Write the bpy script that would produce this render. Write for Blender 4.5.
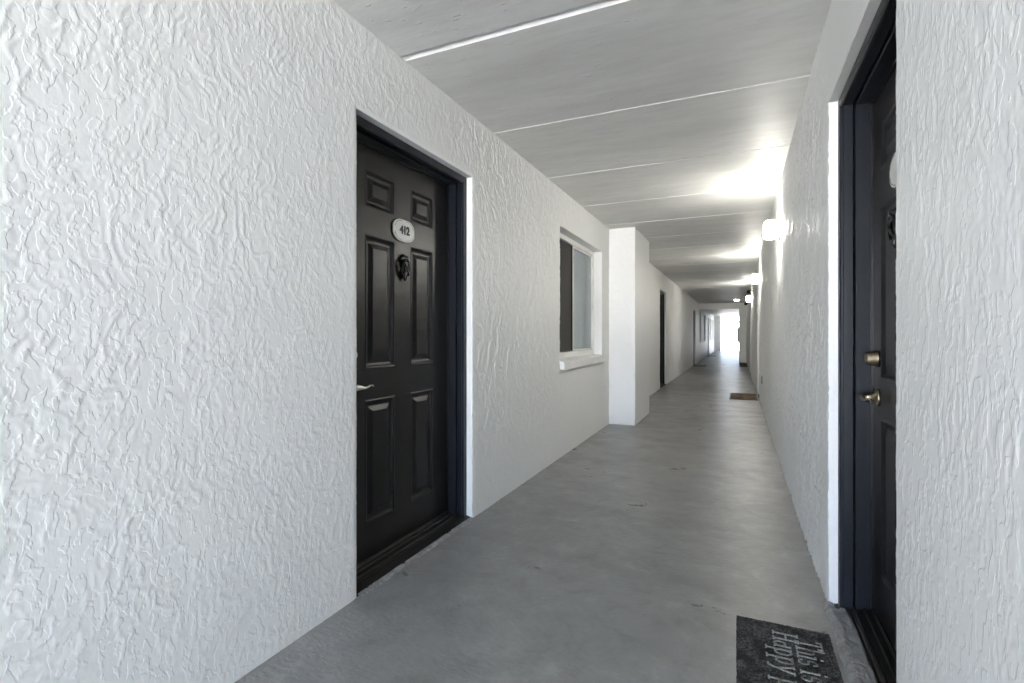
import bpy, bmesh, math, random
import numpy as np
from mathutils import Vector, Matrix

random.seed(7)
for o in list(bpy.data.objects):
    bpy.data.objects.remove(o, do_unlink=True)
scene = bpy.context.scene
C = scene.collection

# ------------------------------------------------------------------ camera
F_PX, YAW, EYE = 501.75, 24.186, 1.111
cam_data = bpy.data.cameras.new('camera')
cam_data.sensor_width = 36.0
cam_data.lens = F_PX / 1024 * 36.0
cam_data.shift_y = -6.3 / 1024
cam_data.clip_start = 0.02
cam_data.clip_end = 300
cam = bpy.data.objects.new('camera', cam_data)
C.objects.link(cam)
cam.location = (0, 0, EYE)
cam.rotation_euler = (math.pi / 2, 0, math.radians(YAW))
scene.camera = cam

# ------------------------------------------------------------------ world, light, exposure
XL, XR, H = -1.467, 0.342, 2.44          # corridor side walls and ceiling height
Y_BACK, Y_END = -5.0, 39.0               # open ends of the corridor
world = bpy.data.worlds.new('sky')
scene.world = world
world.use_nodes = True
wn = world.node_tree
# pale blue sky above the horizon, sunlit ground and buildings below it
SKY, GROUND = (0.58, 0.79, 1.08), (1.0, 0.98, 0.96)
SKY_S, GROUND_S = 25.5, 48.5
geo = wn.nodes.new('ShaderNodeTexCoord')
sep = wn.nodes.new('ShaderNodeSeparateXYZ')
wn.links.new(geo.outputs['Generated'], sep.inputs[0])
mr = wn.nodes.new('ShaderNodeMapRange')
mr.inputs[1].default_value, mr.inputs[2].default_value = -.06, .12
wn.links.new(sep.outputs['Z'], mr.inputs[0])
mx = wn.nodes.new('ShaderNodeMix')
mx.data_type = 'RGBA'
wn.links.new(mr.outputs[0], mx.inputs[0])
mx.inputs[6].default_value = (*[c * GROUND_S for c in GROUND], 1)
mx.inputs[7].default_value = (*[c * SKY_S for c in SKY], 1)
wn.links.new(mx.outputs[2], wn.nodes['Background'].inputs[0])
# the side behind the camera faces the sun-lit sky, the far end a shaded one
my = wn.nodes.new('ShaderNodeMapRange')
my.inputs[1].default_value, my.inputs[2].default_value = -.3, .3
my.inputs[3].default_value, my.inputs[4].default_value = 1.0, .25
wn.links.new(sep.outputs['Y'], my.inputs[0])
wn.links.new(my.outputs[0], wn.nodes['Background'].inputs[1])
LAMP_STRENGTH = 104.0
LAMP_COLOR = (1.0, 0.96, 0.86)
for yy, rz in ((Y_BACK - .02, 0), (Y_END + .02, math.pi)):
    pl = bpy.data.lights.new('daylight_opening', 'AREA')
    pl.shape = 'RECTANGLE'
    pl.size, pl.size_y = XR - XL, H
    pl.cycles.is_portal = True
    po = bpy.data.objects.new('daylight_opening', pl)
    C.objects.link(po)
    po.location = ((XL + XR) / 2, yy, H / 2)
    po.rotation_euler = (math.pi / 2, 0, rz + math.pi)
scene.view_settings.view_transform = 'Standard'
scene.view_settings.look = 'None'
scene.view_settings.gamma = 1
scene.view_settings.use_curve_mapping = False
scene.view_settings.exposure = 0.0
cy = scene.cycles
cy.use_denoising = True
try:
    cy.denoiser = 'OPENIMAGEDENOISE'
    cy.denoising_input_passes = 'RGB_ALBEDO_NORMAL'
    cy.denoising_prefilter = 'ACCURATE'
except Exception:
    pass
cy.max_bounces = 14
cy.diffuse_bounces = 10
cy.glossy_bounces = 4
cy.transmission_bounces = 6
cy.sample_clamp_indirect = 8
cy.caustics_reflective = False
cy.caustics_refractive = False


# ------------------------------------------------------------------ node helpers
class NT:
    def __init__(self, name):
        self.m = bpy.data.materials.new(name)
        self.m.use_nodes = True
        self.t = self.m.node_tree
        self.b = self.t.nodes['Principled BSDF']
        self.co = self.t.nodes.new('ShaderNodeTexCoord').outputs['Object']

    def n(self, typ, **kw):
        nd = self.t.nodes.new(typ)
        for k, v in kw.items():
            setattr(nd, k, v)
        return nd

    def put(self, sock, v):
        if isinstance(v, bpy.types.NodeSocket):
            self.t.links.new(v, sock)
        else:
            sock.default_value = v

    def math(self, op, a, b=0.0, c=0.0, clamp=False):
        nd = self.n('ShaderNodeMath', operation=op, use_clamp=clamp)
        for s, v in zip(nd.inputs, (a, b, c)):
            self.put(s, v)
        return nd.outputs[0]

    def scale(self, vec, s):
        nd = self.n('ShaderNodeMapping')
        self.put(nd.inputs[0], vec)
        nd.inputs['Scale'].default_value = s
        return nd.outputs[0]

    def noise(self, vec, sc, det=2.0, rough=.5, dist=0.0, out=0):
        nd = self.n('ShaderNodeTexNoise')
        self.put(nd.inputs['Vector'], vec)
        nd.inputs['Scale'].default_value = sc
        nd.inputs['Detail'].default_value = det
        nd.inputs['Roughness'].default_value = rough
        nd.inputs['Distortion'].default_value = dist
        return nd.outputs[out]

    def warp(self, vec, sc, amt):
        c = self.noise(vec, sc, 1.0, out=1)
        s = self.n('ShaderNodeVectorMath', operation='MULTIPLY_ADD')
        self.put(s.inputs[0], c)
        s.inputs[1].default_value = (amt,) * 3
        self.put(s.inputs[2], vec)
        return s.outputs[0]

    def rng(self, v, a, b, c=0.0, d=1.0, smooth=False):
        nd = self.n('ShaderNodeMapRange')
        if smooth:
            nd.interpolation_type = 'SMOOTHSTEP'
        self.put(nd.inputs[0], v)
        for i, x in enumerate((a, b, c, d)):
            nd.inputs[i + 1].default_value = x
        return nd.outputs[0]

    def mix(self, f, a, b):
        nd = self.n('ShaderNodeMix', data_type='RGBA')
        self.put(nd.inputs[0], f)
        self.put(nd.inputs[6], a)
        self.put(nd.inputs[7], b)
        return nd.outputs[2]

    def bump(self, h, dist, strength=1.0):
        nd = self.n('ShaderNodeBump')
        nd.inputs['Strength'].default_value = strength
        nd.inputs['Distance'].default_value = dist
        self.put(nd.inputs['Height'], h)
        self.put(self.b.inputs['Normal'], nd.outputs[0])

    def set(self, **kw):
        for k, v in kw.items():
            self.put(self.b.inputs[k.replace('_', ' ')], v)
        return self


def rgb(r, g=None, b=None):
    return (r, r if g is None else g, r if b is None else b, 1)


def stucco(name, col, depth=.0006):
    k = NT(name)
    v = k.scale(k.co, (1, 1, .62))
    n4 = k.noise(k.warp(v, 14.0, .03), 38.0, 2.0, .55)
    plate2 = k.rng(n4, .50, .58, smooth=True)
    fine = k.noise(v, 130.0, 2.0)
    h = k.math('MULTIPLY_ADD', fine, .5, plate2)
    k.bump(h, depth)
    stain = k.noise(k.co, 1.3, 4.0)
    c = k.mix(k.rng(stain, .35, .7), rgb(*col), rgb(*[x * .96 for x in col]))
    k.set(Base_Color=c, Roughness=.43)
    return k.m


def plain(name, col, rough=.5, metal=0.0, bumpsc=None, bd=.0005, spec=None):
    k = NT(name)
    n = k.noise(k.co, 9.0, 3.0)
    c = k.mix(k.rng(n, .3, .7), rgb(*col), rgb(*[x * .9 for x in col]))
    k.set(Base_Color=c, Roughness=rough, Metallic=metal)
    if spec is not None:
        k.b.inputs['Specular IOR Level'].default_value = spec
    if bumpsc:
        k.bump(k.noise(k.co, bumpsc, 3.0), bd)
    return k.m


M = {}
M['wall'] = stucco('wall_paint', (.86, .86, .85))
M['pier'] = stucco('pier_paint', (.88, .88, .88), .0018)

k = NT('ceiling_paint')
sv = k.scale(k.co, (.35, 1.6, 1))
smear = k.noise(sv, 2.6, 4.0, .6)
smear2 = k.noise(k.scale(k.co, (.6, 2.6, 1)), 7.0, 3.0, .6)
flk = k.rng(k.noise(k.warp(k.scale(k.co, (.6, 1.5, 1)), 8, .05), 24.0, 1.0), .70, .74, smooth=True)
c = k.mix(k.rng(smear, .35, .68), rgb(.68, .68, .67), rgb(.58, .58, .57))
c = k.mix(k.rng(smear2, .45, .75, 0, .6), c, rgb(.53, .53, .52))
hh = k.math('MULTIPLY_ADD', flk, 1.4, k.noise(k.scale(k.co, (.6, 2.2, 1)), 26.0, 4.0, .6))
k.bump(hh, .0014)
k.set(Base_Color=c, Roughness=.5)
M['ceiling'] = k.m

k = NT('painted_concrete_floor')
mp = k.n('ShaderNodeMapping')
k.put(mp.inputs[0], k.co)
mp.inputs['Location'].default_value = (3.1, 1.7, .37)
k.co = mp.outputs[0]
n1 = k.noise(k.co, 1.1, 5.0, .6)
n2 = k.noise(k.scale(k.co, (.8, 1.25, 1)), 2.6, 5.0, .65)
c = k.mix(k.rng(n1, .3, .7), rgb(.224, .224, .226), rgb(.190, .190, .192))
c = k.mix(k.rng(n2, .52, .75, 0, .55), c, rgb(.160, .160, .162))
scuff = k.noise(k.warp(k.co, 2.5, .3), 6.0, 6.0, .7)
c = k.mix(k.rng(scuff, .50, .66, 0, .75), c, rgb(.150, .150, .151))
c = k.mix(k.rng(scuff, .32, .46, .7, 0), c, rgb(.285, .284, .280))
br = k.noise(k.scale(k.co, (1, 2.0, 1)), 30.0, 3.0, .6)
hh = k.math('MULTIPLY_ADD', k.noise(k.co, 5.0, 3.0), 2.0, br)
k.bump(hh, .0022)
k.set(Base_Color=c, Roughness=k.rng(n2, .3, .7, .26, .42))
M['floor'] = k.m

k = NT('rough_cement')
n1 = k.noise(k.scale(k.co, (1, 2.5, 1)), 14.0, 5.0, .65)
c = k.mix(k.rng(n1, .35, .65), rgb(.29, .29, .29), rgb(.17, .17, .175))
k.bump(k.math('MULTIPLY_ADD', k.noise(k.warp(k.co, 9, .06), 22.0, 3.0), 2.0, n1), .008)
k.set(Base_Color=c, Roughness=.36)
M['cement'] = k.m

M['door'] = plain('black_door_paint', (.011, .011, .012), .33, bumpsc=180, bd=.0002, spec=.3)
M['door_frame'] = plain('black_frame_paint', (.008, .011, .017), .36, bumpsc=60, bd=.0004, spec=.35)
M['door_pale'] = plain('white_trim_paint', (.82, .83, .84), .4)
M['threshold'] = plain('dark_threshold', (.009, .0085, .008), .45, bumpsc=90, bd=.001, spec=.3)
M['brass'] = plain('aged_brass', (.42, .36, .26), .28, 1.0)
M['nickel'] = plain('satin_nickel', (.78, .76, .70), .30, 1.0)
M['iron'] = plain('black_iron', (.006, .006, .006), .28)
M['plate'] = plain('plate_enamel', (.93, .93, .90), .4)
M['ink'] = plain('black_lettering', (.012, .012, .012), .5)
M['vinyl'] = plain('window_vinyl', (.90, .90, .89), .4)
M['blind'] = plain('pale_blind', (.86, .92, .94), .6)
M['curtain'] = plain('charcoal_curtain', (.055, .053, .05), .8)
M['screen'] = plain('insect_screen_mesh', (.040, .039, .037), .7, bumpsc=400, bd=.0004, spec=.3)
M['black_plastic'] = plain('black_plastic', (.012, .012, .012), .4)
M['grey_plastic'] = plain('grey_outlet_cover', (.30, .31, .33), .5)

k = NT('window_glass')
tr = k.n('ShaderNodeBsdfTransparent')
tr.inputs[0].default_value = (.97, .99, 1, 1)
gl = k.n('ShaderNodeBsdfGlossy')
gl.inputs['Roughness'].default_value = .02
lw = k.n('ShaderNodeLayerWeight')
lw.inputs[0].default_value = .5
fr = k.math('MULTIPLY_ADD', k.math('POWER', lw.outputs['Facing'], 5.0), .95, .04)
ms = k.n('ShaderNodeMixShader')
k.t.links.new(fr, ms.inputs[0])
k.t.links.new(tr.outputs[0], ms.inputs[1])
k.t.links.new(gl.outputs[0], ms.inputs[2])
k.t.links.new(ms.outputs[0], k.t.nodes['Material Output'].inputs[0])
M['glass'] = k.m

k = NT('lamp_diffuser')
k.set(Base_Color=rgb(.9), Roughness=.4, Emission_Color=rgb(*LAMP_COLOR), Emission_Strength=LAMP_STRENGTH)
M['lamp'] = k.m

k = NT('doormat_pile')
n1 = k.noise(k.co, 150.0, 2.0, .7)
n2 = k.noise(k.co, 17.0, 4.0, .65)
c = k.mix(k.rng(n1, .40, .66), rgb(.006, .006, .006), rgb(.115, .115, .118))
c = k.mix(k.rng(n2, .47, .60, 0, .9), c, rgb(.006, .006, .006))
k.bump(n1, .006)
k.set(Base_Color=c, Roughness=.95)
M['mat_dark'] = k.m
k = NT('doormat_print')
n1 = k.noise(k.co, 260.0, 2.0, .7)
c = k.mix(k.rng(n1, .40, .62), rgb(.20, .20, .195), rgb(.50, .50, .48))
k.bump(n1, .004)
k.set(Base_Color=c, Roughness=.95)
M['mat_print'] = k.m
k = NT('brown_mat_pile')
n2 = k.noise(k.co, 5.0, 3.0, .6)
c = k.mix(k.rng(n2, .40, .60), rgb(.055, .030, .014), rgb(.21, .15, .10))
k.bump(k.noise(k.co, 200, 2), .004)
k.set(Base_Color=c, Roughness=.95)
M['mat_brown'] = k.m


# ------------------------------------------------------------------ mesh helpers
def link(name, bm, mat, parent=None, smooth=False, bevel=None, seg=2, loc=None, rotz=0.0):
    me = bpy.data.meshes.new(name)
    bm.normal_update()
    bm.to_mesh(me)
    bm.free()
    o = bpy.data.objects.new(name, me)
    C.objects.link(o)
    me.materials.append(mat)
    if smooth:
        for p in me.polygons:
            p.use_smooth = True
    if bevel:
        md = o.modifiers.new('edge', 'BEVEL')
        md.width = bevel
        md.segments = seg
        md.limit_method = 'ANGLE'
        md.angle_limit = math.radians(35)
    if parent:
        o.parent = parent
    if loc:
        o.location = loc
        o.rotation_euler = (0, 0, rotz)
    return o


def tag(o, label, cat, kind=None, group=None):
    o['label'] = label
    o['category'] = cat
    if kind:
        o['kind'] = kind
    if group:
        o['group'] = group
    return o


def empty(name, loc, rotz=0.0):
    o = bpy.data.objects.new(name, None)
    o.empty_display_size = .1
    C.objects.link(o)
    o.location = loc
    o.rotation_euler = (0, 0, rotz)
    return o


def box(bm, x0, x1, y0, y1, z0, z1):
    r = bmesh.ops.create_cube(bm, size=1)
    for v in r['verts']:
        v.co = Vector(((x0 + x1) / 2 + v.co.x * (x1 - x0), (y0 + y1) / 2 + v.co.y * (y1 - y0), (z0 + z1) / 2 + v.co.z * (z1 - z0)))
    return r['verts']


def boxes(*args):
    bm = bmesh.new()
    for a in args:
        box(bm, *a)
    return bm


def tube(bm, pts, r, n=10, closed=False):
    """Swept tube through pts; r is a radius or a list of (radius a, radius b)."""
    pts = [Vector(p) for p in pts]
    N = len(pts)
    rings = []
    up = None
    for i, p in enumerate(pts):
        if closed:
            d = pts[(i + 1) % N] - pts[i - 1]
        else:
            d = pts[min(i + 1, N - 1)] - pts[max(i - 1, 0)]
        d.normalize()
        if up is None:
            up = Vector((0, 0, 1)) if abs(d.z) < .9 else Vector((1, 0, 0))
        side = d.cross(up)
        side.normalize()
        up = side.cross(d)
        up.normalize()
        rr = r[i] if isinstance(r, (list, tuple)) else r
        ra, rb = rr if isinstance(rr, tuple) else (rr, rr)
        rings.append([bm.verts.new(p + side * math.cos(t) * ra + up * math.sin(t) * rb)
                      for t in [2 * math.pi * j / n for j in range(n)]])
    m = N if closed else N - 1
    for i in range(m):
        a, b = rings[i], rings[(i + 1) % N]
        for j in range(n):
            bm.faces.new((a[j], a[(j + 1) % n], b[(j + 1) % n], b[j]))
    if not closed:
        bm.faces.new(rings[0][::-1])
        bm.faces.new(rings[-1])


def lathe_x(bm, prof, cy_, cz, n=24):
    """Turned shape about an axis along x: prof = [(x, radius)]."""
    rings = []
    for x, r in prof:
        rings.append([bm.verts.new((x, cy_ + r * math.cos(t), cz + r * math.sin(t)))
                      for t in [2 * math.pi * j / n for j in range(n)]])
    for a, b in zip(rings, rings[1:]):
        for j in range(n):
            bm.faces.new((a[j], a[(j + 1) % n], b[(j + 1) % n], b[j]))
    bm.faces.new(rings[0][::-1])
    bm.faces.new(rings[-1])
    bmesh.ops.recalc_face_normals(bm, faces=bm.faces[:])


def vnoise(a, b, seed):
    """Smooth 2-D gradient noise in about -1..1 for numpy arrays."""
    ia, ib = np.floor(a).astype(np.int64), np.floor(b).astype(np.int64)
    fa, fb = a - ia, b - ib

    def grad(i, j):
        hsh = (i * 374761393 + j * 668265263 + seed * 1442695041) & 0xffffffff
        hsh = ((hsh ^ (hsh >> 13)) * 1274126177) & 0xffffffff
        ang = ((hsh ^ (hsh >> 16)) & 0xffff) * (2 * math.pi / 65536)
        return np.cos(ang), np.sin(ang)
    ua = fa * fa * fa * (fa * (fa * 6 - 15) + 10)
    ub = fb * fb * fb * (fb * (fb * 6 - 15) + 10)
    v = []
    for di, dj in ((0, 0), (1, 0), (0, 1), (1, 1)):
        gx, gy = grad(ia + di, ib + dj)
        v.append(gx * (fa - di) + gy * (fb - dj))
    return ((v[0] * (1 - ua) + v[1] * ua) * (1 - ub) + (v[2] * (1 - ua) + v[3] * ua) * ub) * 1.5


def sstep(v, lo, hi):
    t = np.clip((v - lo) / (hi - lo), 0, 1)
    return t * t * (3 - 2 * t)


def trowel_relief(Y, Z, seed):
    """Height 0..~1 of hand trowelled stucco over the wall plane."""
    wy = vnoise(Y * 5, Z * 5, seed + 1) * .05 + vnoise(Y * 16, Z * 16, seed + 2) * .016
    wz = vnoise(Y * 5, Z * 5, seed + 3) * .05 + vnoise(Y * 16, Z * 16, seed + 4) * .016
    y, z = Y + wy, Z + wz
    h = np.zeros_like(Y)
    for k, (ang, fr, st, amp) in enumerate(((88, 22, .34, 1.0), (60, 25, .36, .9), (118, 25, .38, .9), (84, 34, .5, .7))):
        ca, sa = math.cos(math.radians(ang)), math.sin(math.radians(ang))
        p, q = (y * ca + z * sa) * fr * st, (-y * sa + z * ca) * fr
        n = vnoise(p, q, seed + 10 + k) + .5 * vnoise(p * 2.3, q * 2.3, seed + 20 + k)
        mask = sstep(vnoise(Y * 4.2 + k * 7, Z * 3.4, seed + 30 + k), (-.02 + .06 * (seed > 50)), .24)
        rise = sstep(n, .05, .22)
        fall = 1 - .75 * sstep(n, .22, .60)
        h = np.maximum(h, mask * amp * rise * fall)
    for k, (ang, fr, st, amp) in enumerate(((87, 10, .34, 1.3), (70, 12, .36, 1.1), (104, 13, .36, 1.1))):
        ca, sa = math.cos(math.radians(ang)), math.sin(math.radians(ang))
        p, q = (y * ca + z * sa) * fr * st, (-y * sa + z * ca) * fr
        n = vnoise(p, q, seed + 60 + k) + .4 * vnoise(p * 2.3, q * 2.3, seed + 70 + k)
        h = np.maximum(h, amp * sstep(Y, 1.7, 3.0) * sstep(n, .05, .24) * (1 - .8 * sstep(n, .22, .6)))
    h += .05 * vnoise(Y * 60, Z * 45, seed + 50)
    return h


def spans(stops, marks):
    """Grid coordinates: stops = [(upto, step)], with every mark an exact grid line."""
    out = [stops[0][0]]
    for hi, st in stops[1:]:
        lo = out[-1]
        inner = [lo] + [m for m in marks if lo + 1e-6 < m < hi - 1e-6] + [hi]
        for p, q in zip(inner, inner[1:]):
            n = max(1, int(round((q - p) / st)))
            out += [p + (q - p) * (i + 1) / n for i in range(n)]
    return np.array(out)


def make_wall(name, x, out, y0, y1, openings, stops, seed, mat, rough_near=.44, rough_far=1.15, amp=.0036, thick=.5):
    """Stucco wall: its face is a fine relief grid at x (normal out), the openings are recesses with plain returns."""
    ys = spans(stops, sorted({v for o in openings for v in o[:2]}))
    zs = spans([(0.0, 0), (H, .0052)], sorted({v for o in openings for v in o[2:4]} - {0.0}))
    ny, nz = len(ys), len(zs)
    Y, Z = np.meshgrid(ys, zs, indexing='ij')
    hgt = (trowel_relief(Y, Z, seed) - .15) * amp * (rough_near + (rough_far - rough_near) * sstep(Y, 1.45, 3.2))
    # plaster is thinner along the arrises of an opening
    for ya, yb, za, zb, dep in openings:
        dy = np.maximum(np.maximum(ya - Y, Y - yb), 0)
        dz = np.maximum(np.maximum(za - Z, Z - zb), 0)
        dist = np.hypot(dy, dz)
        hgt -= .0035 * np.exp(-(dist / .010) ** 2)
    X = x + out * hgt
    verts = np.stack([X, Y, Z], -1).reshape(-1, 3)
    cy_, cz = (ys[:-1] + ys[1:]) / 2, (zs[:-1] + zs[1:]) / 2
    CY, CZ = np.meshgrid(cy_, cz, indexing='ij')
    keep = np.ones(CY.shape, bool)
    for ya, yb, za, zb, dep in openings:
        keep &= ~((CY > ya) & (CY < yb) & (CZ > za) & (CZ < zb))
    I, J = np.nonzero(keep)
    idx = I * nz + J
    q = np.stack([idx, idx + nz, idx + nz + 1, idx + 1], -1)
    if out < 0:
        q = q[:, ::-1]
    faces = [q]
    vl = [verts]
    base = len(verts)

    def strip(P, xi):
        """Return from an edge polyline P (k,3) back to the plane xi."""
        nonlocal base
        a = np.array(P)
        n = 5
        rows = [a]
        for t in range(1, n + 1):
            r_ = a.copy()
            r_[:, 0] = a[:, 0] + (xi - a[:, 0]) * t / n
            rows.append(r_)
        g = np.concatenate(rows)
        kk = len(a)
        i0 = np.arange(kk - 1)
        for t in range(n):
            faces.append(np.stack([base + t * kk + i0, base + t * kk + i0 + 1, base + (t + 1) * kk + i0 + 1, base + (t + 1) * kk + i0], -1))
        vl.append(g)
        base += len(g)

    def plane(pts):
        nonlocal base
        vl.append(np.array(pts, float))
        faces.append(np.array([[base, base + 1, base + 2, base + 3]]))
        base += 4
    G = verts.reshape(ny, nz, 3)
    for ya, yb, za, zb, dep in openings:
        i0, i1 = np.argmin(abs(ys - ya)), np.argmin(abs(ys - yb))
        j0, j1 = np.argmin(abs(zs - za)), np.argmin(abs(zs - zb))
        xi = x - out * dep
        strip(G[i0:i1 + 1, j1], xi)
        strip(G[i0:i1 + 1, j0], xi)
        strip(G[i0, j0:j1 + 1], xi)
        strip(G[i1, j0:j1 + 1], xi)
        plane([(xi, ya, za), (xi, yb, za), (xi, yb, zb), (xi, ya, zb)])
    xb = x - out * thick
    plane([(xb, y0, 0), (xb, y1, 0), (xb, y1, H), (xb, y0, H)])
    for yy in (y0, y1):
        plane([(xb, yy, 0), (x, yy, 0), (x, yy, H), (xb, yy, H)])
    for zz in (0, H):
        plane([(xb, y0, zz), (xb, y1, zz), (x, y1, zz), (x, y0, zz)])
    V_ = np.concatenate(vl).astype(np.float32)
    F_ = np.concatenate(faces).astype(np.int32)
    me = bpy.data.meshes.new(name)
    me.vertices.add(len(V_))
    me.vertices.foreach_set('co', V_.ravel())
    me.loops.add(F_.size)
    me.loops.foreach_set('vertex_index', F_.ravel())
    me.polygons.add(len(F_))
    me.polygons.foreach_set('loop_start', np.arange(0, F_.size, 4, dtype=np.int32))
    me.polygons.foreach_set('use_smooth', np.ones(len(F_), bool))
    me.update(calc_edges=True)
    me.materials.append(mat)
    o = bpy.data.objects.new(name, me)
    C.objects.link(o)
    return o


# ------------------------------------------------------------------ room shell
DOOR_TOP, REC = 2.071, .20
LEFT_DOORS = [(1.667, 2.681), (10.777, 11.79), (19.51, 20.52), (29.3, 30.3)]
LEFT_WINDOWS = [(4.329, 5.876), (22.75, 23.75), (25.9, 27.1), (32.2, 33.3), (35.0, 36.1)]
RIGHT_DOORS = [(1.466, 2.425), (9.42, 10.42), (15.0, 16.0)]
WZ0, WZ1 = .865, 2.105
ops_left = [(a, b, 0.0, DOOR_TOP, REC) for a, b in LEFT_DOORS] + [(a, b, WZ0, WZ1, .34) for a, b in LEFT_WINDOWS]
STOPS_L = [(Y_BACK, 0), (.40, .06), (1.667, .0045), (4.3, .006), (6.25, .008), (12.0, .02), (20.0, .045), (Y_END, .10)]
STOPS_R = [(Y_BACK, 0), (.75, .06), (1.466, .004), (2.425, .03), (4.6, .007), (9.5, .013), (16.0, .03), (Y_END, .10)]
w = make_wall('wall_left', XL, 1, Y_BACK, Y_END, ops_left, STOPS_L, 11, M['wall'])
tag(w, 'long white stucco wall with the numbered black door and the window', 'wall', 'structure')
w = make_wall('wall_right', XR, -1, Y_BACK, Y_END, [(a, b, 0.0, DOOR_TOP, REC) for a, b in RIGHT_DOORS], STOPS_R, 77, M['wall'], .34, 2.0)
tag(w, 'white stucco wall carrying the glowing lamps, opposite the window', 'wall', 'structure')

# floor slab
bm = boxes((-2.3, 1.2, -5.0, 39.0, -.25, 0.0))
tag(link('floor', bm, M['floor']), 'grey painted concrete walkway floor between the two stucco walls', 'floor', 'structure')

# ceiling: concrete planks with open joints between them
JOINTS = [-.05, .95, 1.985, 2.962, 3.995, 5.02, 6.0, 7.0, 8.0] + [9.0 + i for i in range(30)]
JW = {1.985: (.044, .034)}
prof = [(Y_BACK, H)]
white_seg = []
for i, j in enumerate(JOINTS):
    wd, dp = JW.get(j, (.016, .014))
    a = j - wd / 2
    white_seg += [len(prof) + 3, len(prof) + 4]
    prof += [(a, H), (a, H + dp + .012), (a + .003, H + dp + .012), (a + .003, H + dp), (a + .007, H + dp), (j + wd / 2, H - .001)]
prof += [(Y_END, H), (Y_END, H + .3), (Y_BACK, H + .3)]
bm = bmesh.new()
va = [bm.verts.new((-2.0, y, z)) for y, z in prof]
vb = [bm.verts.new((.9, y, z)) for y, z in prof]
for i in range(len(prof)):
    q = (i + 1) % len(prof)
    fc = bm.faces.new((va[i], va[q], vb[q], vb[i]))
    fc.material_index = 1 if i in white_seg else 0
bm.faces.new(va)
bm.faces.new(vb)
bmesh.ops.recalc_face_normals(bm, faces=bm.faces[:])
M['joint'] = plain('white_joint_filler', (.88, .88, .87), .45)
ceil = link('ceiling', bm, M['ceiling'])
ceil.data.materials.append(M['joint'])
tag(ceil, 'pale grey concrete plank ceiling with straight joints across the corridor', 'ceiling', 'structure')

# piers, beams
tag(link('trim_1', boxes((XL - .02, -1.141, 6.222, 7.312, 0, H)), M['pier'], bevel=.008),
    'bright white square pier projecting from the wall just beyond the window', 'pier', 'structure')
tag(link('trim_2', boxes((XL - .02, XR + .02, 22.42, 22.85, 2.19, H)), M['wall']),
    'white concrete beam crossing the ceiling far down the corridor', 'beam', 'structure')
tag(link('trim_3', boxes((.062, XR + .02, 22.42, 23.2, 0, 2.19)), M['wall']),
    'pale pier under the far cross beam, narrowing the corridor', 'pier', 'structure')
tag(link('trim_4', boxes((XL - .02, -1.06, 37.4, 38.6, 0, H)), M['wall']),
    'pale pier beside the bright open end of the corridor', 'pier', 'structure')
tag(link('trim_5', boxes((XL - .02, XR + .02, Y_END, Y_END + .2, 1.99, 2.12)), M['wall']),
    'thin grey crossbar over the bright far opening', 'beam', 'structure')


# ------------------------------------------------------------------ doors
def panel_face(rects, y0, y1, z0, z1, x):
    """Door front in the plane x (normal +x) with moulded raised panels."""
    bm = bmesh.new()
    ys = sorted({y0, y1} | {v for r in rects for v in r[:2]})
    zs = sorted({z0, z1} | {v for r in rects for v in r[2:]})
    for a, b in zip(ys, ys[1:]):
        for c_, d in zip(zs, zs[1:]):
            my, mz = (a + b) / 2, (c_ + d) / 2
            if not any(r[0] < my < r[1] and r[2] < mz < r[3] for r in rects):
                bm.faces.new([bm.verts.new(p) for p in ((x, a, c_), (x, b, c_), (x, b, d), (x, a, d))])
    steps = [(0, 0), (.005, .002), (.010, .0), (.018, -.009), (.026, -.0115), (.034, -.0115), (.056, -.002), (.060, -.001)]
    for a, b, c_, d in rects:
        loops = []
        for ins, dx in steps:
            loops.append([bm.verts.new((x + dx, p, q)) for p, q in
                          ((a + ins, c_ + ins), (b - ins, c_ + ins), (b - ins, d - ins), (a + ins, d - ins))])
        for l0, l1 in zip(loops, loops[1:]):
            for i in range(4):
                bm.faces.new((l0[i], l0[(i + 1) % 4], l1[(i + 1) % 4], l1[i]))
        bm.faces.new(loops[-1])
    # back and sides of the slab
    xb = x - .028
    q = [(y0, z0), (y1, z0), (y1, z1), (y0, z1)]
    bm.faces.new([bm.verts.new((xb, *p)) for p in reversed(q)])
    for i in range(4):
        p0, p1 = q[i], q[(i + 1) % 4]
        bm.faces.new([bm.verts.new(v) for v in ((x, *p0), (xb, *p0), (xb, *p1), (x, *p1))])
    bmesh.ops.remove_doubles(bm, verts=bm.verts[:], dist=1e-5)
    bmesh.ops.recalc_face_normals(bm, faces=bm.faces[:])
    return bm


def text_mesh(body, size, mat, name, parent, loc, rot, extrude=.0012):
    cu = bpy.data.curves.new(name, 'FONT')
    cu.body = body
    cu.size = size
    cu.align_x = 'CENTER'
    cu.align_y = 'CENTER'
    cu.extrude = extrude
    cu.offset = .0022
    cu.space_character = .92
    tmp = bpy.data.objects.new(name + '_curve', cu)
    C.objects.link(tmp)
    bpy.context.view_layer.update()
    me = bpy.data.meshes.new_from_object(tmp.evaluated_get(bpy.context.evaluated_depsgraph_get()))
    bpy.data.objects.remove(tmp, do_unlink=True)
    bpy.data.curves.remove(cu)
    o = bpy.data.objects.new(name, me)
    me.materials.clear()
    me.materials.append(mat)
    C.objects.link(o)
    o.parent = parent
    o.location = loc
    o.rotation_euler = rot
    return o


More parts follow.
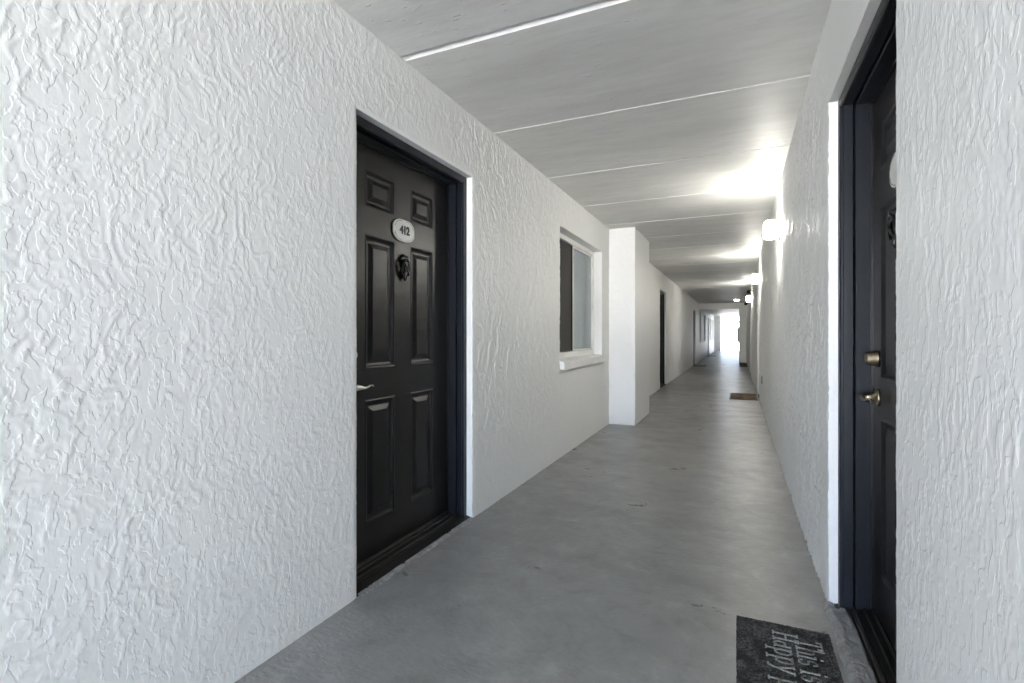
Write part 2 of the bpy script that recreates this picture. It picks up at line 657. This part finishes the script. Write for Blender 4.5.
def make_door(name, loc, rotz, label, width=1.014, cols=(.225, .452, .590, .808), white_reveal=.040, face=-.150, metal='nickel', number=None,
              plate_y=.521, detail=True):
    """Local frame: x = out into the corridor (0 = wall face), y = from the latch side to the hinge side, z up."""
    root = empty(name, loc, rotz)
    tag(root, label, 'door', 'structure')
    W = width
    jt = .036
    # frame: two-step jambs and head with a groove between
    bm = bmesh.new()
    fx0, fx1 = face - .012, -white_reveal
    mid = fx1 - (fx1 - fx0) * .40
    # outer casing part
    for (a, b) in ((0, jt), (W - jt, W)):
        box(bm, mid + .003, fx1, a, b, 0, DOOR_TOP)
    box(bm, mid + .003, fx1, jt, W - jt, DOOR_TOP - jt, DOOR_TOP)
    # small raised bead on the casing's outer edge
    for (a, b) in ((jt, jt + .006), (W - jt - .006, W - jt)):
        box(bm, fx1 - .014, fx1 - .002, a, b, 0, DOOR_TOP - jt)
    box(bm, fx1 - .014, fx1 - .002, jt + .006, W - jt - .006, DOOR_TOP - jt - .006, DOOR_TOP - jt)
    # inner jamb part
    j2 = jt + .010
    for (a, b) in ((0, j2), (W - j2, W)):
        box(bm, fx0, mid - .002, a, b, 0, DOOR_TOP)
    box(bm, fx0, mid - .002, j2, W - j2, DOOR_TOP - j2, DOOR_TOP)
    link('door_frame', bm, M['door_frame'], root, bevel=.0025, seg=1)
    # weatherstrip
    bm = boxes((face + .001, face + .012, j2, j2 + .010, .04, DOOR_TOP - j2),
               (face + .001, face + .012, W - j2 - .010, W - j2, .04, DOOR_TOP - j2),
               (face + .001, face + .012, j2 + .010, W - j2 - .010, DOOR_TOP - j2 - .010, DOOR_TOP - j2))
    link('weatherstrip', bm, M['iron'], root)
    # door leaf
    a, b, c_, d = cols
    rects = [(a, b, 1.728, 1.903), (c_, d, 1.728, 1.903), (a, b, .948, 1.593), (c_, d, .948, 1.593),
             (a, b, .204, .800), (c_, d, .204, .800)]
    leaf = link('door_leaf', panel_face(rects, j2, W - j2, .038, DOOR_TOP - j2, face), M['door'], root)
    # threshold: stepped dark sill with ridges
    bm = bmesh.new()
    pr = [(fx0, 0), (fx0, .040), (face + .006, .040), (face + .012, .030), (face + .024, .030), (face + .028, .034),
          (face + .034, .034), (face + .038, .026), (face + .056, .024), (face + .060, .028), (face + .066, .028),
          (face + .070, .020), (-.070, .016), (-.062, .019), (-.054, .016), (-.020, .008), (-.004, .005), (-.004, 0)]
    l0 = [bm.verts.new((x, .001, z)) for x, z in pr]
    l1 = [bm.verts.new((x, W - .001, z)) for x, z in pr]
    for i in range(len(pr)):
        q = (i + 1) % len(pr)
        bm.faces.new((l0[i], l0[q], l1[q], l1[i]))
    bm.faces.new(l0)
    bm.faces.new(l1)
    bmesh.ops.recalc_face_normals(bm, faces=bm.faces[:])
    link('threshold', bm, M['threshold'], root)
    if not detail:
        return root
    # lever handle
    ly, lz = .108, .873
    bm = bmesh.new()
    lathe_x(bm, [(face, .033), (face + .006, .033), (face + .010, .028), (face + .014, .016), (face + .045, .011), (face + .058, .013), (face + .062, .006)], ly, lz)
    ro = link('handle_rose', bm, M[metal], root, smooth=True)
    bm = bmesh.new()
    hx = face + .052
    pts = [(hx, ly - .010, lz), (hx, ly + .005, lz), (hx + .001, ly + .03, lz - .002), (hx + .001, ly + .055, lz - .006),
           (hx, ly + .075, lz - .003), (hx - .002, ly + .095, lz + .003), (hx - .004, ly + .112, lz + .003), (hx - .008, ly + .124, lz - .003)]
    tube(bm, pts, [(.006, .009), (.008, .014), (.006, .010), (.005, .006), (.006, .0045), (.007, .003), (.007, .0025), (.005, .002)], 12)
    h = link('lever_handle', bm, M[metal], root, smooth=True)
    # deadbolt
    bm = bmesh.new()
    lathe_x(bm, [(face, .031), (face + .008, .031), (face + .012, .027), (face + .036, .024), (face + .040, .020), (face + .041, .008), (face + .038, .007)], ly, lz + .148)
    link('deadbolt', bm, M[metal], root, smooth=True)
    # number plate: black backing, scalloped white plate
    px_, pz = plate_y, 1.663

    def oval(hw, hh, x0, x1, scallop):
        bm = bmesh.new()
        n = 64
        loops = []
        for xx, s in ((x0, 1), (x1 - .001, 1), (x1, .975)):
            lp = []
            for i in range(n):
                t = 2 * math.pi * i / n
                ct, st = math.cos(t), math.sin(t)
                e = 2 / 2.25
                r = 1 - scallop * abs(math.cos(2 * t)) ** 6
                y = px_ + math.copysign(abs(ct) ** e, ct) * hw * r * s
                z = pz + math.copysign(abs(st) ** e, st) * hh * r * s
                lp.append(bm.verts.new((xx, y, z)))
            loops.append(lp)
        for l0, l1 in zip(loops, loops[1:]):
            for i in range(n):
                bm.faces.new((l0[i], l0[(i + 1) % n], l1[(i + 1) % n], l1[i]))
        bm.faces.new(loops[0][::-1])
        bm.faces.new(loops[-1])
        bmesh.ops.recalc_face_normals(bm, faces=bm.faces[:])
        return bm
    plate = link('number_plate', oval(.095, .060, face + .003, face + .011, .05), M['plate'], root)
    link('plate_backing', oval(.101, .066, face, face + .004, .03), M['iron'], plate)
    # fine dark line following the rim
    bm = bmesh.new()
    for q in range(4):
        ring = []
        for i in range(2, 15):
            t = 2 * math.pi * (q * 16 + i) / 64
            ct, st = math.cos(t), math.sin(t)
            e = 2 / 2.25
            r = (1 - .05 * abs(math.cos(2 * t)) ** 6) * .88
            ring.append((face + .0112, px_ + math.copysign(abs(ct) ** e, ct) * .095 * r, pz + math.copysign(abs(st) ** e, st) * .060 * r))
        tube(bm, ring, .0009, 5)
    link('plate_border', bm, M['ink'], plate)
    if number:
        text_mesh(number, .060, M['ink'], 'door_numerals', plate, (face + .0118, px_ + .002, pz), (math.pi / 2, 0, math.pi / 2))
    # knocker
    ky, kz = px_, 1.475
    bm = bmesh.new()
    lathe_x(bm, [(face, .024), (face + .006, .026), (face + .014, .023), (face + .022, .014), (face + .028, .013), (face + .034, .008)], ky, kz + .040, 20)
    kn = link('door_knocker', bm, M['iron'], root, smooth=True)
    bm = bmesh.new()
    ring = []
    for i in range(28):
        t = 2 * math.pi * i / 28
        ring.append((face + .020 + .008 * math.cos(t), ky + .029 * math.sin(t) * (1 - .15 * math.cos(t)), kz - .012 + .047 * math.cos(t)))
    tube(bm, ring, .0062, 8, True)
    tube(bm, [(face + .024, ky - .022, kz + .030), (face + .030, ky - .008, kz), (face + .028, ky + .010, kz - .030), (face + .022, ky + .026, kz - .045)], .005, 8)
    tube(bm, [(face + .024, ky + .022, kz + .030), (face + .034, ky + .006, kz), (face + .028, ky - .012, kz - .030), (face + .022, ky - .028, kz - .042)], .005, 8)
    tube(bm, [(face + .010, ky, kz + .020), (face + .014, ky, kz - .03), (face + .018, ky, kz - .062), (face + .012, ky, kz - .078)], [.006, .005, .010, .006], 10)
    link('knocker_ring', bm, M['iron'], kn, smooth=True)
    return root


make_door('door_1', (XL, LEFT_DOORS[0][0], 0), 0, 'black six-panel door with the oval number plate 412', number='412')
make_door('door_2', (XR, RIGHT_DOORS[0][1], 0), math.pi, 'black panelled door with brass deadbolt, cut off by the wall edge',
          width=RIGHT_DOORS[0][1] - RIGHT_DOORS[0][0], face=-.148, white_reveal=.034, metal='brass', plate_y=.400, cols=(.150, .385, .530, .765))
for i, (lab) in enumerate(['dark narrow-looking door just beyond the white square pier',
                           'dark door before the far cross beam, with a black mat',
                           'dark door beyond the far cross beam, past two windows']):
    y = LEFT_DOORS[i + 1]
    make_door('door_%d' % (i + 3), (XL, y[0], 0), 0, lab, width=y[1] - y[0])
for i, lab in enumerate(['dark door beside the brown mat, in the lamp wall', 'dark door past the brown mat, near the third lamp']):
    y = RIGHT_DOORS[i + 1]
    make_door('door_%d' % (i + 6), (XR, y[1], 0), math.pi, lab, width=y[1] - y[0], face=-.135, metal='brass')


# ------------------------------------------------------------------ windows
def make_window(name, y0, y1, label):
    W, Z0, Z1 = y1 - y0, WZ0, WZ1
    root = empty(name, (XL, y0, 0))
    tag(root, label, 'window', 'structure')
    # projecting sloped sill
    bm = bmesh.new()
    pr = [(-.10, Z0 - .01), (-.10, Z0 + .022), (.046, Z0 + .006), (.050, Z0 - .066), (0.0, Z0 - .064), (0.0, Z0 - .01)]
    for yy in (-.012, W + .004):
        for x, z in pr:
            bm.verts.new((x, yy, z))
    bm.verts.ensure_lookup_table()
    n = len(pr)
    for i in range(n):
        q = (i + 1) % n
        bm.faces.new([bm.verts[t] for t in (i, q, n + q, n + i)])
    bm.faces.new([bm.verts[i] for i in range(n)])
    bm.faces.new([bm.verts[n + i] for i in range(n)])
    bmesh.ops.recalc_face_normals(bm, faces=bm.faces[:])
    link('window_sill', bm, M['vinyl'], root, bevel=.003)
    fx = -.097
    b0, b1 = Z0 + .02, Z1
    f = .036
    bm = boxes((fx - .08, fx, 0, f, b0, b1), (fx - .08, fx, W - f, W, b0, b1),
               (fx - .08, fx, f, W - f, b0, b0 + .055), (fx - .08, fx, f, W - f, b1 - .050, b1),
               (fx - .045, fx - .035, f, W - f, b0 + .055, b0 + .065))
    link('window_frame', bm, M['vinyl'], root, bevel=.003)
    mid = W * .49
    g0, g1 = b0 + .060, b1 - .050
    # outer sliding sash (far half) and inner fixed pane (near half)
    for (a, b, x, r, mm) in ((mid - .008, W - f, fx - .036, .022, 'vinyl'), (f, mid - .008, fx - .040, .010, 'black_plastic')):
        bm = boxes((x, x + .022, a, a + r, g0, g1), (x, x + .022, b - r, b, g0, g1),
                   (x, x + .022, a + r, b - r, g0, g0 + r * .8), (x, x + .022, a + r, b - r, g1 - r * .8, g1))
        s = link('sash', bm, M[mm], root, bevel=.002, seg=1)
        bm = boxes((x + .009, x + .013, a + r - .004, b - r + .004, g0 + r * .8 - .004, g1 - r * .8 + .004))
        if mm == 'vinyl':
            link('window_pane', bm, M['glass'], s)
        else:
            link('insect_screen', bm, M['screen'], s)
    return root


def add_blind(y0, y1, where):
    W = y1 - y0
    mid = y0 + W * .44
    bm = bmesh.new()
    n = 11
    st = (y1 - .02 - mid) / n
    for i in range(n):
        a = mid + i * st
        # each vane turned slightly
        v = [bm.verts.new(p) for p in ((XL - .182, a, .90), (XL - .188, a + st * 1.12, .90), (XL - .188, a + st * 1.12, 2.06), (XL - .182, a, 2.06))]
        bm.faces.new(v)
    bmesh.ops.solidify(bm, geom=bm.faces[:], thickness=.0015)
    box(bm, XL - .21, XL - .175, mid, y1 - .01, 2.058, 2.085)
    tag(link('vertical_blind', bm, M['blind']), 'pale vertical blind behind the glass of the %s' % where, 'blind')


for i, lab in enumerate(['white-framed sliding window in the wall beside the bright pier', 'small window just past the far black mat',
                         'narrow window under and beyond the far beam', 'distant window past the far beam and the fifth doorway',
                         'most distant window, next to the last pier']):
    a, b = LEFT_WINDOWS[i]
    make_window('window_%d' % (i + 1), a, b, lab)
    add_blind(a, b, ['window beside the bright pier', 'window past the far black mat', 'window beyond the far beam',
                             'distant window before the last one', 'most distant window'][i])


# ------------------------------------------------------------------ wall lamps
def make_lamp(y, label, z=2.025):
    root = empty('wall_lamp', (XR, y, z))
    tag(root, label, 'wall lamp', None, 'glowing wall lamps along the corridor')
    link('lamp_base', boxes((-.026, 0, -.110, .110, -.088, .088)), M['door_pale'], root, bevel=.008)
    bm = boxes((-.135, -.026, -.095, .095, -.072, .072))
    link('lamp_diffuser', bm, M['lamp'], root, bevel=.034, seg=5, smooth=True)
    return root


make_lamp(4.9, 'glowing white wall lamp, largest and first in the row, opposite the pier')
make_lamp(9.06, 'glowing white wall lamp just before the door with the brown mat')
make_lamp(14.0, 'glowing white wall lamp, smallest and last in the row')

# shallow round ceiling light before the far beam
root = empty('ceiling_light', (-.02, 20.6, H))
tag(root, 'small round glowing ceiling light in front of the far beam', 'ceiling light')


def disc(r0, r1, z0, z1, n=28):
    bm = bmesh.new()
    a = [bm.verts.new((r0 * math.cos(t), r0 * math.sin(t), z0)) for t in [2 * math.pi * i / n for i in range(n)]]
    b = [bm.verts.new((r1 * math.cos(t), r1 * math.sin(t), z1)) for t in [2 * math.pi * i / n for i in range(n)]]
    for i in range(n):
        bm.faces.new((a[i], a[(i + 1) % n], b[(i + 1) % n], b[i]))
    bm.faces.new(a[::-1])
    bm.faces.new(b)
    bmesh.ops.recalc_face_normals(bm, faces=bm.faces[:])
    return bm


link('light_base', disc(.11, .11, -.015, 0), M['door_pale'], root)
link('lamp_diffuser', disc(.06, .09, -.04, -.015), M['lamp'], root)


# ------------------------------------------------------------------ small fixtures
def fixture(y, z, label):
    root = empty('wall_camera', (XR, y, z))
    tag(root, label, 'wall fixture')
    link('bracket', boxes((-.05, 0, -.03, .03, -.02, .02)), M['black_plastic'], root, bevel=.004)
    bm = bmesh.new()
    lathe_x(bm, [(-.14, .012), (-.13, .038), (-.09, .046), (-.05, .044), (-.045, .03)], 0, -.02, 18)
    link('housing', bm, M['black_plastic'], root, smooth=True)


fixture(13.2, 2.16, 'small black wall-mounted fixture right above the last lamp')
fixture(18.2, 2.16, 'small black wall-mounted fixture beneath the far beam, past the last lamp')

root = empty('wall_outlet', (XR, 8.19, .456))
tag(root, 'small grey outlet cover low on the stucco wall before the brown mat', 'outlet')
link('outlet_cover', boxes((-.022, 0, -.035, .035, -.058, .058)), M['grey_plastic'], root, bevel=.004)
link('outlet_flap', boxes((-.028, -.022, -.028, .028, -.046, .046)), M['grey_plastic'], root, bevel=.003)

root = empty('electrical_box', (.062, 22.75, 1.13))
tag(root, 'pale shallow electrical box on the side of the far pier', 'electrical box')
link('box_body', boxes((-.07, 0, -.16, .16, -.30, .30)), M['door_pale'], root, bevel=.006)
link('box_door', boxes((-.078, -.07, -.14, .14, -.28, .28)), M['door_pale'], root, bevel=.003)

bm = disc(.075, .07, 0.0, .006)
for a in range(-2, 3):
    box(bm, a * .022 - .004, a * .022 + .004, -.05, .05, .006, .009)
tag(link('floor_drain', bm, M['black_plastic'], loc=(-.454, 20.3, 0)), 'small dark round drain cover on the distant floor', 'drain cover')


# ------------------------------------------------------------------ raised cement lip at the near door
def cement_lip():
    bm = bmesh.new()
    ny, nx = 150, 14
    y0, y1 = 1.30, 2.425
    rnd = [random.uniform(-1, 1) for _ in range(400)]

    def nz(t, s):
        t *= s
        i = math.floor(t)
        f = t - i
        f = f * f * (3 - 2 * f)
        return rnd[i % 400] * (1 - f) + rnd[(i + 1) % 400] * f
    g = []
    for j in range(ny + 1):
        y = y0 + (y1 - y0) * j / ny
        left = .325 - .012 * max(0, 2.25 - y) + .006 * nz(y, 9) + .004 * nz(y + 7, 27)
        right = .398 + .003 * nz(y + 3, 14)
        crest = .30 + .12 * nz(y + 11, 7)
        row = []
        for i in range(nx + 1):
            u = i / nx
            x = left + (right - left) * u
            z = (.013 + .017 * min(1, max(0, (2.40 - y) / .28))) * min(1, (u / max(.12, crest)) ** .6) + .0025 * nz(y + u * 2, 22) * min(1, u * 3)
            z -= .008 * max(0, 1 - abs(u - .55) * 4) * (.5 + .5 * nz(y + 5, 8))
            row.append(bm.verts.new((x, y, max(z, .0) if i else -.002)))
        g.append(row)
    for j in range(ny):
        for i in range(nx):
            bm.faces.new((g[j][i], g[j][i + 1], g[j + 1][i + 1], g[j + 1][i]))
    # skirt to give thickness
    for edge in ([r[-1] for r in g], g[0], g[-1]):
        lo = [bm.verts.new((v.co.x, v.co.y, -.01)) for v in edge]
        for i in range(len(edge) - 1):
            bm.faces.new((edge[i], edge[i + 1], lo[i + 1], lo[i]))
    bmesh.ops.recalc_face_normals(bm, faces=bm.faces[:])
    return bm


tag(link('trim_6', cement_lip(), M['cement'], smooth=True), 'rough raised cement lip under the near doorway, beside the lettered doormat', 'door step', 'structure')

def cement_edge():
    """Thin uneven smear of cement where the floor meets the threshold of the numbered door."""
    bm = bmesh.new()
    y0, y1, ny, nx = 1.675, 2.674, 200, 6
    a = np.linspace(y0, y1, ny + 1)
    w1 = vnoise(a * 14, a * 0 + .5, 5) + .6 * vnoise(a * 47, a * 0 + 1.5, 6)
    w2 = vnoise(a * 20, a * 0 + 2.5, 7) + .6 * vnoise(a * 60, a * 0 + 3.5, 8)
    g = []
    for j in range(ny + 1):
        lo, hi = XL - .012 + .005 * w1[j], XL + .016 + .006 * w2[j]
        row = []
        for i in range(nx + 1):
            u = i / nx
            row.append(bm.verts.new((lo + (hi - lo) * u, a[j], (.0075 + .0025 * w1[j]) * (1 - u * u) ** .7 if i < nx else 0.0)))
        g.append(row)
    for j in range(ny):
        for i in range(nx):
            bm.faces.new((g[j][i], g[j][i + 1], g[j + 1][i + 1], g[j + 1][i]))
    bmesh.ops.recalc_face_normals(bm, faces=bm.faces[:])
    return bm


tag(link('trim_7', cement_edge(), M['cement'], smooth=True), 'thin uneven cement edge along the threshold of door 412', 'cement edge', 'structure')

# ------------------------------------------------------------------ doormats
# letters as strokes: u along the line of text, v up; drawn tall and narrow with small serifs
ARC = lambda cx, cy_, rx, ry, a0, a1, n=12: [(cx + rx * math.cos(math.radians(a0 + (a1 - a0) * i / n)), cy_ + ry * math.sin(math.radians(a0 + (a1 - a0) * i / n))) for i in range(n + 1)]
SER = lambda x, y, w_=.16: [(x - w_, y), (x + w_, y)]
GLY = {
    'T': (.9, [[(.45, 0), (.45, 1.55)], [(.0, 1.3), (.0, 1.55), (.9, 1.55), (.9, 1.3)], SER(.45, 0)]),
    'H': (1.0, [[(.12, 0), (.12, 1.55)], [(.85, 0), (.85, 1.55)], [(.12, .8), (.85, .8)], SER(.12, 0), SER(.85, 0), SER(.12, 1.55), SER(.85, 1.55)]),
    'h': (.85, [[(.12, 0), (.12, 1.6)], ARC(.42, .65, .30, .35, 180, 0) + [(.72, 0)], SER(.12, 0), SER(.72, 0)]),
    'i': (.36, [[(.02, 1.0), (.18, 1.0), (.18, 0)], SER(.18, 0), [(.18, 1.32), (.18, 1.40)]]),
    's': (.66, [ARC(.33, .74, .25, .26, 20, 230) + ARC(.33, .27, .27, .27, 70, -160)]),
    'a': (.80, [ARC(.35, .36, .27, .36, 0, 360, 18), [(.64, 1.0), (.64, .05), (.76, 0)]]),
    'p': (.84, [[(.0, 1.0), (.14, 1.0), (.14, -.55)], ARC(.42, .5, .30, .5, 150, -150, 16), SER(.14, -.55)]),
    'y': (.80, [[(.08, 1.0), (.42, .05)], [(.76, 1.0), (.36, -.25), (.2, -.5), (.04, -.52)], SER(.08, 1.0, .1), SER(.76, 1.0, .1)]),
    'o': (.76, [ARC(.38, .5, .30, .5, 0, 360, 20)]),
    'u': (.84, [[(.02, 1.0), (.14, 1.0), (.14, .35)] + ARC(.41, .34, .27, .34, 180, 360, 8) + [(.68, 1.0)], [(.68, .4), (.68, 0), (.8, 0)]]),
    'r': (.56, [[(.0, 1.0), (.14, 1.0), (.14, 0)], ARC(.40, .62, .26, .34, 180, 60, 7), SER(.14, 0)]),
    'l': (.34, [[(.02, 1.55), (.16, 1.55), (.16, 0)], SER(.16, 0)]),
    'c': (.68, [ARC(.38, .5, .30, .5, 50, 310, 16)]),
    'e': (.74, [[(.10, .52), (.66, .52)] + ARC(.38, .5, .29, .5, 5, 310, 16)]),
}


def doormat_text(bm, text, x_base, y_start, xh, upitch, z, wd):
    """Written along -y with up = +x, flat ribbons slightly proud of the pile."""
    u = 0.0
    for ch in text:
        if ch == ' ':
            u += .55
            continue
        adv, strokes = GLY[ch]
        for st in strokes:
            P = [(x_base + v * xh, y_start - (u + a) * upitch) for a, v in st]
            for (xa, ya), (xb, yb) in zip(P, P[1:]):
                d = Vector((xb - xa, yb - ya))
                if d.length < 1e-6:
                    continue
                d.normalize()
                nrm = Vector((-d.y, d.x)) * wd / 2
                e = d * wd * .4
                c0 = [(xa - e.x + nrm.x, ya - e.y + nrm.y), (xb + e.x + nrm.x, yb + e.y + nrm.y), (xb + e.x - nrm.x, yb + e.y - nrm.y), (xa - e.x - nrm.x, ya - e.y - nrm.y)]
                top = [bm.verts.new((x, y, z)) for x, y in c0]
                bot = [bm.verts.new((x, y, z - .003)) for x, y in c0]
                bm.faces.new(top)
                for i in range(4):
                    bm.faces.new((top[i], bot[i], bot[(i + 1) % 4], top[(i + 1) % 4]))
        u += adv + .16
    bmesh.ops.recalc_face_normals(bm, faces=bm.faces[:])


def mat_pad(x0, x1, y0, y1, th, nx, ny, rough):
    bm = bmesh.new()
    g = []
    for j in range(ny + 1):
        row = []
        for i in range(nx + 1):
            ex = rough * random.uniform(-1, 1)
            ey = rough * random.uniform(-1, 1)
            row.append(bm.verts.new((x0 + (x1 - x0) * i / nx + ex, y0 + (y1 - y0) * j / ny + ey, th + rough * .45 * random.uniform(-1, 1))))
        g.append(row)
    for j in range(ny):
        for i in range(nx):
            bm.faces.new((g[j][i], g[j][i + 1], g[j + 1][i + 1], g[j + 1][i]))
    rim = [g[0][i] for i in range(nx + 1)] + [g[j][nx] for j in range(1, ny + 1)] + [g[ny][i] for i in range(nx - 1, -1, -1)] + [g[j][0] for j in range(ny - 1, 0, -1)]
    lo = [bm.verts.new((v.co.x, v.co.y, 0)) for v in rim]
    n = len(rim)
    for i in range(n):
        bm.faces.new((rim[i], rim[(i + 1) % n], lo[(i + 1) % n], lo[i]))
    bm.faces.new(lo)
    bmesh.ops.recalc_face_normals(bm, faces=bm.faces[:])
    return bm


root = empty('doormat', (.155, 1.79, 0))
tag(root, 'dark grey doormat with pale words, beside the cement lip of the near door', 'doormat')
pad = link('mat_pile', mat_pad(-.157, .152, -.375, .370, .011, 90, 210, .0022), M['mat_dark'], root)
bm = bmesh.new()
doormat_text(bm, 'This is our', .190 - .155, 2.078 - 1.79, .052, .0465, .0135, .0058)
doormat_text(bm, 'Happy place', .120 - .155, 2.098 - 1.79, .050, .0495, .0135, .0058)
link('mat_lettering', bm, M['mat_print'], root)


def far_mat(x0, x1, y0, y1, material, label, border=None):
    cx, cy_ = (x0 + x1) / 2, (y0 + y1) / 2
    r = empty('doormat', (cx, cy_, 0))
    tag(r, label, 'doormat')
    link('mat_pile', mat_pad(x0 - cx + .02, x1 - cx - .02, y0 - cy_ + .02, y1 - cy_ - .02, .012, 16, 24, .002), material, r)
    b = boxes((x0 - cx, x1 - cx, y0 - cy_, y0 - cy_ + .03, 0, .009), (x0 - cx, x1 - cx, y1 - cy_ - .03, y1 - cy_, 0, .009),
              (x0 - cx, x0 - cx + .03, y0 - cy_ + .03, y1 - cy_ - .03, 0, .009), (x1 - cx - .03, x1 - cx, y0 - cy_ + .03, y1 - cy_ - .03, 0, .009))
    link('mat_border', b, border or M['mat_dark'], r)


far_mat(-.128, .325, 9.50, 10.48, M['mat_brown'], 'brown patterned doormat on the floor by the door past the second lamp', M['black_plastic'])
far_mat(-1.46, -1.04, 19.0, 19.9, M['black_plastic'], 'black doormat at the foot of the dark door before the far beam')
far_mat(-1.46, -1.04, 28.3, 29.3, M['black_plastic'], 'most distant black doormat, beyond the far beam')
far_mat(.08, .335, 19.4, 22.0, M['mat_dark'], 'long dark strip lying flat on the floor in front of the far pier')  # flat dark strip covering the dark stretch of floor before the pier
